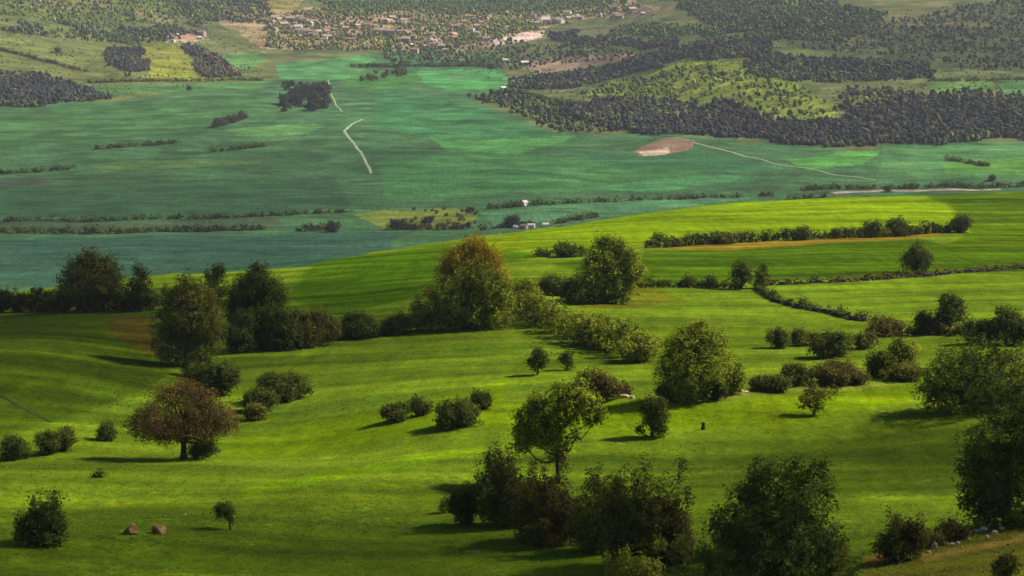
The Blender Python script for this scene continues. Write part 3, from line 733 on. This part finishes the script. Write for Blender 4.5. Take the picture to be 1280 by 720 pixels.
plant('tree', 230, 575, [(0, 66, 42, 30), (-36, 54, 30, 22), (36, 54, 30, 22), (-56, 44, 18, 12), (56, 44, 18, 12), (0, 44, 42, 18), (20, 82, 24, 18), (-20, 82, 24, 18), (0, 90, 18, 12), (-26, 38, 28, 12), (28, 38, 28, 12), (-44, 62, 16, 14), (44, 62, 16, 14)], pal='red', label='rust-red umbrella-shaped tree with bare trunk on the left slope', cat='tree', trunk=4.5, cover=3.4, size=.15, sprig=.08, shell=.3, clump=.45)
plant('tree', 696, 604, [(20, 114, 20), (-42, 84, 15), (-45, 64, 14), (-44, 50, 10), (-8, 82, 21), (36, 104, 15), (46, 84, 10), (2, 40, 15), (24, 64, 7), (-22, 104, 13), (4, 120, 12), (14, 92, 17), (-28, 66, 14), (-8, 62, 14), (56, 92, 6), (10, 52, 9), (-30, 96, 9), (28, 124, 8)], pal='green', label='airy green tree with see-through crown above the front thicket', cat='tree', trunk=3.2, cover=3.2, sprig=.2, size=.2, shell=.3)
plant('tree', 868, 499, [(0, 46, 36), (-26, 40, 24), (25, 46, 26), (0, 80, 20), (-20, 68, 20), (22, 72, 20), (-10, 20, 28), (8, 94, 10), (-4, 62, 26)], pal='green', label='tall full green tree in the centre right beside the field crest', cat='tree', trunk=4.5, cover=2.8)
plant('tree', 968, 728, [(0, 60, 50), (0, 108, 36), (38, 112, 30), (-44, 78, 34), (-40, 42, 36), (44, 62, 34), (28, 146, 17), (52, 150, 12), (-18, 140, 16), (64, 42, 16), (-60, 62, 16), (0, 30, 50), (58, 128, 14), (-34, 118, 16)], pal='deep', label='large dark green tree at the bottom edge right of centre', cat='tree', trunk=5, cover=2.5, sprig=.4, size=.2)
plant('tree', 1260, 655, [(0, 62, 52), (-32, 58, 34), (25, 112, 48), (-15, 110, 40), (60, 72, 56), (-42, 26, 22), (40, 138, 30), (-46, 74, 18), (0, 24, 40), (-38, 94, 18), (8, 146, 20), (-28, 30, 28)], pal='deep', label='big green tree cut off by the right edge above the stones', cat='tree', trunk=6, cover=2.8, size=.19)
plant('tree', 1215, 513, [(-8, 42, 50, 40), (24, 38, 50, 36), (-20, 40, 40), (30, 44, 42), (-46, 34, 24), (5, 68, 26), (40, 70, 24), (-22, 66, 20), (70, 40, 30), (-50, 22, 18), (-30, 16, 30, 20), (10, 16, 32, 20), (45, 16, 30, 20)], pal='dark', label='massive dark bushy tree at the right beyond the shaded field', cat='tree', trunk=5, cover=4)
plant('tree', 1187, 417, [(0, 30, 16), (-4, 40, 10), (8, 22, 12), (6, 38, 9), (-8, 18, 11)], pal='dark', label='upright dark tree in the upper right field corner', cat='tree', cover=2.6)
plant('tree', 927, 362, [(0, 24, 11), (-4, 14, 10), (5, 18, 9)], pal='dark', label='small dark tree where the two stone walls meet', cat='tree', cover=2.6)
plant('tree', 952, 360, [(0, 16, 8), (2, 24, 5), (-2, 8, 8)], pal='dark', label='smaller dark tree right of the tree at the wall corner', cat='tree', cover=2.4)
plant('tree', 1146, 340, [(0, 20, 15), (-6, 14, 12), (8, 16, 11), (2, 28, 8)], pal='dark', label='round dark tree alone above the upper right wall', cat='tree', cover=2.6)
plant('tree', 672, 468, [(0, 22, 11), (-5, 16, 9), (6, 18, 9), (1, 30, 6)], pal='dark', label='small round tree in the open middle field, larger of the two', cat='tree', trunk=1.6, cover=2.4)
plant('tree', 709, 463, [(0, 14, 8), (1, 8, 8), (-2, 18, 5)], pal='dark', label='small dark tree in the open middle field, smaller of the two', cat='tree', trunk=1.4, cover=2.6)
plant('tree', 277, 662, [(6, 26, 9), (-4, 22, 6), (11, 20, 7), (0, 30, 5), (14, 12, 4)], pal='dark', label='tiny leaning tree with thin stems on the lower left grass', cat='tree', trunk=1.5, cover=2.2, size=.13, base=(12, 0))
plant('tree', 1018, 518, [(0, 22, 13), (-12, 18, 9), (14, 26, 8), (-4, 32, 8), (20, 30, 6), (2, 10, 7)], pal='mix', label='sparse small tree standing on the sunlit crest field', cat='tree', trunk=1.4, cover=1.5, sprig=.3)
plant('tree', 816, 547, [(0, 34, 16), (4, 22, 16), (-6, 44, 9), (6, 44, 10), (-16, 10, 6), (8, 10, 10)], pal='dark', label='dark upright small tree alone in the middle of the near field', cat='tree', trunk=2, cover=2.6)

B = [  # u, base v, width, height, palette, label
 (345, 436, 70, 66, 'dark', 'tall dark bush in the thicket below the dark broad tree'), (388, 432, 62, 58, 'olive', 'olive bush at the right end of the big left thicket'), (296, 440, 50, 60, 'dark', 'dark bush between the olive-brown tree and the thicket'),
 (422, 424, 36, 28, 'dark', 'low dark bush just right of the big left thicket'), (456, 422, 58, 38, 'dark', 'wide dark bush midway along the hedge left of the big green tree'), (492, 418, 34, 30, 'mix', 'brownish bush in the hedge touching the big green tree'),
 (268, 492, 66, 54, 'dark', 'dark bush in the gully above the rust-red tree'), (246, 470, 36, 40, 'dark', 'small dark bush in the gully below the olive-brown tree'), (352, 500, 62, 42, 'dark', 'flat-topped dark bush in the gully right of the rust-red tree'),
 (326, 514, 48, 36, 'dark', 'low bush in the gully under the flat-topped one'), (318, 524, 36, 24, 'olive', 'small olive bush at the foot of the gully'), (252, 574, 34, 28, 'dark', 'small dark bush under the right side of the rust-red tree'),
 (690, 369, 44, 28, 'dark', 'dark bush left of the leaning green tree'), (722, 376, 44, 34, 'dark', 'dark bush against the shaded foot of the leaning tree'), (709, 321, 32, 24, 'dark', 'dark bush alone in the bright upper field left of the hedge row'), (726, 320, 10, 14, 'dark', 'tiny bush right of the dark bush in the bright upper field'), (678, 320, 26, 8, 'dark', 'low flat bush left of the dark bush in the bright upper field'),
 (653, 392, 48, 50, 'green', 'rounded bush at the upper end of the slanting middle hedge'), (771, 436, 50, 40, 'mix', 'brown-tinged bush near the lower end of the slanting hedge'), (799, 452, 62, 38, 'green', 'rounded green bush at the bottom end of the slanting hedge'), (745, 432, 52, 46, 'green', 'green bush in the lower part of the slanting hedge'),
 (497, 526, 38, 26, 'dark', 'low dark bush leftmost of the four in the middle field'), (526, 519, 32, 28, 'dark', 'dark bush second from left of the four in the middle field'), (573, 534, 62, 50, 'dark', 'largest dark bush of the four in the middle field'), (604, 511, 30, 28, 'dark', 'dark bush behind the largest one in the middle field'),
 (738, 498, 44, 52, 'green', 'green bush behind the airy tree'), (758, 500, 44, 44, 'brown', 'brown bush at the left end of the stony field edge'), (778, 494, 24, 18, 'brown', 'small brown bush by the pale stones at the field edge'),
 (915, 492, 48, 48, 'green', 'green bush leaning on the right foot of the tall full tree'), (893, 500, 36, 34, 'dark', 'dark bush under the tall full tree'), (835, 500, 32, 24, 'dark', 'dark bush at the left foot of the tall full tree'),
 (1043, 446, 56, 40, 'dark', 'broad dark bush in the middle of the right pasture'), (972, 435, 30, 32, 'dark', 'dark upright bush at the left of the right pasture'), (1002, 432, 28, 26, 'mix', 'brownish bush between two dark ones in the right pasture'), (1016, 432, 22, 20, 'dark', 'small dark bush touching the broad one in the right pasture'),
 (1050, 479, 68, 34, 'brown', 'long low brown bush on the crest of the right field'), (996, 481, 40, 34, 'dark', 'dark bush on the crest left of the long brown one'), (965, 488, 50, 24, 'dark', 'low dark bush on the crest beside the green bush'),
 (1100, 471, 36, 42, 'dark', 'dark bush front left of the pair right of the brown one'), (1126, 466, 38, 56, 'green', 'taller green bush back right of the pair'), (1130, 474, 50, 22, 'olive', 'low olive bush at the foot of the pair'), (1078, 436, 34, 26, 'mix', 'brownish bush below the end of the long stone wall'), (1105, 420, 52, 26, 'brown', 'wide brown bush at the end of the long stone wall'),
 (1156, 418, 30, 32, 'dark', 'dark bush left of the upright tree in the upper right'), (1262, 430, 62, 54, 'dark', 'dark bush at the right edge behind the massive tree'), (1222, 430, 46, 34, 'dark', 'lower dark bush between the upright tree and the right edge'), (1200, 291, 26, 26, 'dark', 'round dark bush at the right end of the upper hedge row'),
 (862, 359, 14, 18, 'dark', 'small dark bush left on the upper wall line'), (890, 360, 14, 18, 'dark', 'small dark bush right on the upper wall line'), (55, 680, 62, 58, 'dark', 'round dark bush alone at the lower left'), (18, 574, 44, 34, 'dark', 'dark bush at the left edge, first of three'), (56, 568, 32, 34, 'dark', 'dark bush second of three at the left edge'), (78, 564, 32, 34, 'dark', 'dark bush third of three at the left edge'),
 (131, 550, 30, 30, 'dark', 'small round bush alone between the three bushes and the rust-red tree'), (124, 596, 12, 9, 'dark', 'tiny dark tuft on the grass below the rust-red tree'),
 (1130, 700, 62, 52, 'mix', 'dark brownish bush at the left end of the stone line'), (1192, 676, 44, 26, 'brown', 'low brown scrub between the stones and the big right tree'), (1165, 684, 34, 22, 'mix', 'small scrub behind the pale stones'),
 (580, 656, 50, 58, 'dark', 'dark bush at the left end of the front thicket'), (556, 641, 12, 26, 'green', 'tiny upright bush left of the front thicket'), (625, 656, 70, 92, 'mix', 'tall ragged bush in the left of the front thicket'), (690, 678, 88, 100, 'brown', 'brownish bush in the middle of the front thicket'), (745, 690, 70, 94, 'olive', 'olive bush with sunlit tips in the front thicket'),
 (790, 712, 110, 128, 'mix', 'broad dark bush with twiggy top at the right of the front thicket'), (838, 712, 62, 96, 'brown', 'brown-leaved bush at the right end of the front thicket'), (795, 735, 70, 42, 'bright', 'low yellow-green bush at the bottom edge under the front thicket'), (890, 738, 110, 56, 'bright', 'bright yellow-green bush at the bottom edge left of the large tree'), (1040, 716, 44, 70, 'olive', 'thin olive shrub at the right foot of the large bottom tree'), (1256, 722, 30, 40, 'mix', 'faint shrub on the bank in the bottom right corner'),
]
for u, v, w, h, pal, label in B:
    big = w > 50 and v > 560
    plant('bush', u, v, w=w, h=h, pal=pal, label=label, cat='bush', cover=2.5, sprig=.42 if big else .18, dense=1.6 if w > 55 else 1, parts=w > 16, size=.18 if big else None)
hedge('hedge', [(-30, 391), (60, 390), (130, 389), (190, 388)], 26, 'dark', 'thick dark hedge along the top of the left field', bumps=.3, cover=3.2)
hedge('hedge', [(300, 438), (360, 435), (420, 424), (520, 412)], 22, 'dark', 'dark hedge linking the left thicket and the big green tree', bumps=.4)
hedge('hedge', [(645, 392), (690, 414), (730, 430), (765, 440), (790, 447)], 40, 'green', 'slanting green hedge running down right from the big tree', bumps=.18, cover=2.8)
hedge('hedge', [(812, 310), (862, 307), (950, 302), (1050, 298), (1190, 290)], 12, 'dark', 'long dark hedge row across the upper right field', bumps=.6)
for u, v, w, h, label in [(1090, 297, 22, 24, 'taller rounded bush two thirds along the upper hedge row'), (1122, 295, 30, 26, 'broad bush in the right part of the upper hedge row'), (905, 305, 40, 15, 'low bush in the left part of the upper hedge row'), (1000, 300, 30, 18, 'bush in the middle of the upper hedge row')]:
    plant('bush', u, v, w=w, h=h, pal='dark', label=label, cat='bush', cover=2.5)
hedge('hedge', [(770, 359), (830, 359), (900, 360), (925, 361)], 8, 'dark', 'low dark hedge left of the wall corner', bumps=.6)
hedge('hedge', [(1085, 420), (1140, 418), (1200, 420)], 12, 'brown', 'low brownish hedge between the wall end and the upright tree', bumps=.6)

# ------------------------------------------------------------------ dry stone walls and loose stones
ICO2, ICOF2 = ico(2)
def stone_mesh(r, sx, sy, sz):
    v = ICO2.copy()
    for _ in range(7):                                   # knock flat faces off the pebble
        n = r.normal(size=3); n /= np.linalg.norm(n); k = .42 + .34 * r.random()
        d = v @ n; v = v - np.where(d > k, d - k, 0)[:, None] * n
    v = v + r.normal(size=v.shape) * .025
    return v * np.array([sx, sy, sz]), ICOF2
def dry_wall(pts, hpx, label, m=M_OLDSTONE):
    SEED[0] += 1; r = np.random.default_rng(SEED[0])
    d = np.mean([spot(u, v)[1] for u, v in pts]); h = hpx * d / F
    L3 = line_world(pts, .55); o0 = L3[len(L3) // 2].copy(); parts = []
    courses = max(2, int(h / .35))
    for q in L3:
        top = courses - (r.random() < .35) - (r.random() < .15)
        for c in range(int(top)):
            v, f = stone_mesh(r, .36 + .1 * r.random(), .3 + .1 * r.random(), .22)
            v = v @ np.array([[math.cos(a := r.normal() * .4), math.sin(a), 0], [-math.sin(a), math.cos(a), 0], [0, 0, 1]])
            parts.append((v + q - o0 + np.array([r.normal() * .06, r.normal() * .06, .1 + c * .33]), f))
    v, f = join(parts)
    return tag(obj('dry_stone_wall', mesh('dry_stone_wall', v, f, m, smooth=False), loc=o0), label, 'stone wall')
dry_wall([(945, 362), (965, 376), (1000, 386), (1040, 393), (1082, 402)], 6, 'long dark dry stone wall curving down right from the wall corner')
dry_wall([(955, 357), (1050, 353), (1160, 346), (1290, 336)], 5, 'dark dry stone wall along the top of the right pasture')
hedge('hedge', [(955, 356), (1050, 352), (1160, 345), (1290, 335)], 5, 'brown', 'thin brown growth along the upper right stone wall', bumps=.7, gaps=.3)
hedge('hedge', [(945, 361), (965, 375), (1000, 385), (1040, 392), (1082, 401)], 6, 'dark', 'dark growth along the curving stone wall', bumps=.7, gaps=.35)
for u, v, h, label in [(966, 374, 12, 'tiny bush at the top of the curving wall'), (1004, 385, 14, 'tiny bush midway along the curving wall'), (1050, 394, 11, 'tiny bush near the lower end of the curving wall'), (1075, 400, 12, 'tiny bush at the very end of the curving wall')]:
    plant('bush', u, v, w=h * .8, h=h, pal='dark', label=label, cat='bush', cover=2.4, parts=False)
def stone(u, v, w, h, m, label, group=None, name='stone'):
    SEED[0] += 1; r = np.random.default_rng(SEED[0])
    p, d = spot(u, v); s = d / F
    vv, ff = stone_mesh(r, w * s / 2 * 1.15, w * s / 2, h * s / 2 * 1.2)
    o = obj(name, mesh(name, vv, ff, m, smooth=False), loc=p + np.array([0, 0, h * s * .3])); o.rotation_euler.z = r.random() * 6
    return tag(o, label, name, group)
ST = [(1169, 686, 9, 11, 'tallest pale stone at the left of the stone line'), (1182, 682, 8, 7, 'white stone second from left in the stone line'), (1190, 682, 6, 5, 'small white stone right of the second in the stone line'), (1197, 680, 6, 5, 'small pale stone in the gap of the stone line'), (1161, 691, 7, 4, 'flat tan stone at the left foot of the stone line'), (1206, 672, 8, 6, 'pinkish stone at the left of the stone heap'), (1211, 675, 6, 5, 'small low stone in front of the stone heap'),
      (1220, 666, 8, 7, 'grey-white stone lower left in the stone heap'), (1229, 664, 10, 8, 'broad pale stone in the middle of the stone heap'), (1238, 660, 9, 10, 'upright stone near the top of the stone heap'), (1246, 658, 10, 9, 'large pinkish stone at the top of the stone heap'), (1243, 668, 9, 6, 'yellowish stone at the front of the stone heap'), (1253, 662, 8, 6, 'flat pale stone right of the stone heap'), (1260, 654, 9, 10, 'last big grey stone right of the stone heap'), (1234, 672, 6, 4, 'small stone at the foot of the stone heap'),
      (780, 497, 12, 6, 'long pale stone at the field edge by the brown bush'), (790, 498, 8, 5, 'pale stone right of the long one at the field edge'), (768, 496, 6, 4, 'small pale stone left of the long one at the field edge'), (846, 501, 12, 7, 'white stone at the foot of the tall full tree'), (860, 503, 7, 4, 'small white stone right under the tall full tree'),
      (848, 712, 14, 9, 'pinkish white stone in the dark gap under the front thicket'), (858, 714, 8, 6, 'smaller pale stone beside the pinkish one under the front thicket'), (597, 646, 5, 5, 'little pale stone in front of the front thicket'),
      (900, 497, 10, 3, 'flat pale stone on the crest near the tall tree'), (930, 490, 12, 3, 'flat pale stone on the crest midway to the brown bush'), (1270, 640, 8, 6, 'pale stone half hidden at the foot of the big right tree'), (232, 644, 4, 3, 'tiny white stone on the grass near the leaning tree')]
for u, v, w, h, label in ST: stone(u, v, w, h, M_STONE, label)
stone(163, 668, 21, 17, M_TANSTONE, 'darker brown boulder on the lower left grass', name='boulder')
stone(198, 667, 19, 14, M_TANSTONE, 'lighter tan boulder right of the darker one', name='boulder')
# a weathered stump
def stump(u, v):
    p, d = spot(u, v); s = d / F
    t, f = tube(np.array([(0, 0, -.2), (0, 0, .05), (.01, 0, 4 * s), (.03, 0, 8 * s), (.04, .01, 9.5 * s)]), np.array([3.4, 3, 2.3, 2.2, .8]) * s, 9)
    b, g2 = tube(np.array([(.02, 0, 5 * s), (-2 * s, 0, 7.5 * s), (-3 * s, .02, 9 * s)]), np.array([1, .7, .2]) * s, 6)
    v_, f_ = join([(t, f), (b, g2)])
    tag(obj('tree_stump', mesh('tree_stump', v_, f_, M_BARK, smooth=True), loc=p), 'small dark stump standing alone in the bright near field', 'stump')
stump(879, 537)

# ------------------------------------------------------------------ grass tufts on the near slope
def tufts(n):
    r = np.random.default_rng(9)
    a = -.27 + .54 * r.random(n); d = 100 * (3.3 ** (r.random(n)))
    x = d * np.sin(a); y = d * np.cos(a)
    keep = r.random(n) < .5 + fbm(x / 7, y / 4, 15) * 1.5
    a, d, x, y = a[keep], d[keep], x[keep], y[keep]; n = len(a)
    z = zat(a, d)
    ia = np.clip(((a - A0) / (A1 - A0) * (NA - 1)).round().astype(int), 0, NA - 1); jd = np.clip(np.searchsorted(d_g, d), 0, ND - 1)
    c = colr[ia, jd]
    vs, cs = [], []
    for k in range(3):
        th = r.random(n) * 6.28; w = .03 + .05 * r.random(n) + d * .0001; h = (.03 + .07 * r.random(n))
        ox, oy = r.normal(size=n) * .12, r.normal(size=n) * .12
        lx, ly = r.normal(size=n) * .25, r.normal(size=n) * .25
        b = np.stack([x + ox, y + oy, z - .02], 1)
        dx = np.stack([np.cos(th) * w, np.sin(th) * w, 0 * w], 1)
        vs.append(np.stack([b - dx, b + dx, b + np.stack([lx, ly, h], 1)], 1))
        cs.append(np.repeat(c * (1 + .5 * r.random((n, 1))) * np.array([1.08, 1, .9]), 3, axis=0))
    v = np.concatenate(vs).reshape(-1, 3); c = np.concatenate(cs)
    f = np.arange(len(v)).reshape(-1, 3)
    tag(obj('grass', mesh('grass', v, f, M_LEAF, c)), 'short grass tufts over the near green slope', 'grass', kind='stuff')
tufts(240000)

# ------------------------------------------------------------------ sky, added shade clouds, sun, air
SUN_AZ, SUN_EL = R(74), R(41)                     # clockwise from straight ahead; height
sd = np.array([math.sin(SUN_AZ) * math.cos(SUN_EL), math.cos(SUN_AZ) * math.cos(SUN_EL), math.sin(SUN_EL)])
w = bpy.data.worlds.new('World'); C.world = w; w.use_nodes = True
nt = w.node_tree; bg = nt.nodes['Background']
sky = nt.nodes.new('ShaderNodeTexSky'); sky.sky_type = 'NISHITA'; sky.sun_disc = False
sky.sun_elevation = SUN_EL; sky.sun_rotation = SUN_AZ; sky.altitude = 800
nt.links.new(sky.outputs[0], bg.inputs[0]); bg.inputs[1].default_value = .05
sl = bpy.data.lights.new('sun', 'SUN'); sl.energy = 4.6; sl.angle = R(.6); sl.color = (1, .93, .78)
so = bpy.data.objects.new('sun', sl); COL.objects.link(so)
from mathutils import Vector
so.rotation_euler = Vector(sd).to_track_quat('Z', 'Y').to_euler()
def shade_cloud_material(op):
    m, nt, out = newmat('shade_cloud'); L = nt.links.new
    d = N(nt, 'ShaderNodeBsdfDiffuse'); d.inputs[0].default_value = (.85, .86, .88, 1)
    t = N(nt, 'ShaderNodeBsdfTranslucent'); t.inputs[0].default_value = (.8, .82, .85, 1)
    mx = N(nt, 'ShaderNodeMixShader'); mx.inputs[0].default_value = .5; L(d.outputs[0], mx.inputs[1]); L(t.outputs[0], mx.inputs[2])
    tr = N(nt, 'ShaderNodeBsdfTransparent')
    tc = N(nt, 'ShaderNodeTexCoord'); n = N(nt, 'ShaderNodeTexNoise'); n.inputs['Scale'].default_value = 2.2; n.inputs['Detail'].default_value = 5
    L(tc.outputs['Object'], n.inputs['Vector'])
    fl = N(nt, 'ShaderNodeVectorMath', operation='MULTIPLY'); L(tc.outputs['Object'], fl.inputs[0]); fl.inputs[1].default_value = (1, 1, 0)
    ln = N(nt, 'ShaderNodeVectorMath', operation='LENGTH'); L(fl.outputs[0], ln.inputs[0])
    s1 = N(nt, 'ShaderNodeMath', operation='MULTIPLY_ADD'); L(n.outputs[0], s1.inputs[0]); s1.inputs[1].default_value = -1.1; L(ln.outputs['Value'], s1.inputs[2])
    mr = N(nt, 'ShaderNodeMapRange'); mr.inputs[1].default_value = .5; mr.inputs[2].default_value = -.1; mr.inputs[3].default_value = 0; mr.inputs[4].default_value = op
    L(s1.outputs[0], mr.inputs[0])
    m2 = N(nt, 'ShaderNodeMixShader'); L(mr.outputs[0], m2.inputs[0]); L(tr.outputs[0], m2.inputs[1]); L(mx.outputs[0], m2.inputs[2])
    L(m2.outputs[0], out.inputs[0]); return m
M_SHADE_CLOUD = {}
ICO4, ICOF4 = ico(4)
def shade_cloud(u, v, rx, ry, label, height=900, rot=0, k=None):  # out of view, added up the sun line so its shade falls at (u, v)
    p = spot(u, v)[0]
    c = p + sd * ((height - p[2]) / sd[2])
    r = np.random.default_rng(SEED[0]); SEED[0] += 1
    q = ICO4 * (1 + .35 * fbm(ICO4[:, 0] * 2.1 + 9 + SEED[0], ICO4[:, 1] * 2.1 + ICO4[:, 2] + 5, 3)[:, None])
    o = obj('shade_cloud', mesh('shade_cloud', q, ICOF4, M_SHADE_CLOUD.setdefault(k, None) or M_SHADE_CLOUD.update({k: shade_cloud_material(k)}) or M_SHADE_CLOUD[k], smooth=True), loc=c)
    o.scale = (rx, ry, min(rx, ry) * .28); o.rotation_euler.z = rot
    tag(o, label, 'shade_cloud', kind='structure')
SHADE_CLOUDS = [(150, 235, 720, 460, 'broad unseen cloudbank added to shade the left of the valley', 1000, .2), (1180, 50, 560, 420, 'unseen cloudbank added to shade the right far hill', 1100, .1),
          (1215, 580, 34, 20, 'small unseen cloudlet added to shade the right field', 700, .5), (470, 745, 42, 42, 'low unseen cloudlet added to shade the ground by the front thicket', 700, .55), (10, 400, 78, 115, 'small unseen cloudlet added to shade the left field', 720, .52)]
for u, v, rx, ry, label, hh, op in SHADE_CLOUDS: shade_cloud(u, v, rx, ry, label, hh, k=op)

def haze(density):
    bpy_me = bpy.data.meshes.new('haze')
    x0, x1, y0, y1 = X.min() - 20, X.max() + 20, -60.0, Y.max() + 20
    z0, z1 = Z.min() - 4, max(Z.max(), CAM_Z) + 25
    v = [(x0, y0, z0), (x1, y0, z0), (x1, y1, z0), (x0, y1, z0), (x0, y0, z1), (x1, y0, z1), (x1, y1, z1), (x0, y1, z1)]
    f = np.array([[0, 3, 2, 1], [4, 5, 6, 7], [0, 1, 5, 4], [1, 2, 6, 5], [2, 3, 7, 6], [3, 0, 4, 7]])
    m, nt, out = newmat('haze')
    pv = N(nt, 'ShaderNodeVolumePrincipled'); pv.inputs['Color'].default_value = (.8, .88, 1, 1); pv.inputs['Density'].default_value = density
    nt.links.new(pv.outputs[0], out.inputs['Volume']); m.cycles.volume_sampling = 'MULTIPLE_IMPORTANCE'
    tag(obj('haze', mesh('haze', v, f, m)), 'thin bluish haze filling the valley air', 'haze', kind='stuff')
haze(3.3e-5)

# ------------------------------------------------------------------ camera and render
cam = bpy.data.cameras.new('camera'); cam.sensor_width = 36; cam.angle = R(HFOV); cam.clip_end = 30000; cam.clip_start = .5
co = bpy.data.objects.new('camera', cam); COL.objects.link(co); co.location = (0, 0, CAM_Z); co.rotation_euler = (R(90 - PITCH), 0, 0)
C.camera = co
C.view_settings.view_transform = 'Standard'; C.view_settings.look = 'None'; C.view_settings.gamma = 1
C.view_settings.exposure = 1.24
C.render.engine = 'CYCLES'
C.cycles.max_bounces = 6; C.cycles.diffuse_bounces = 3; C.cycles.transparent_max_bounces = 16; C.cycles.volume_bounces = 0
C.cycles.use_denoising = True; C.cycles.denoiser = 'OPENIMAGEDENOISE'
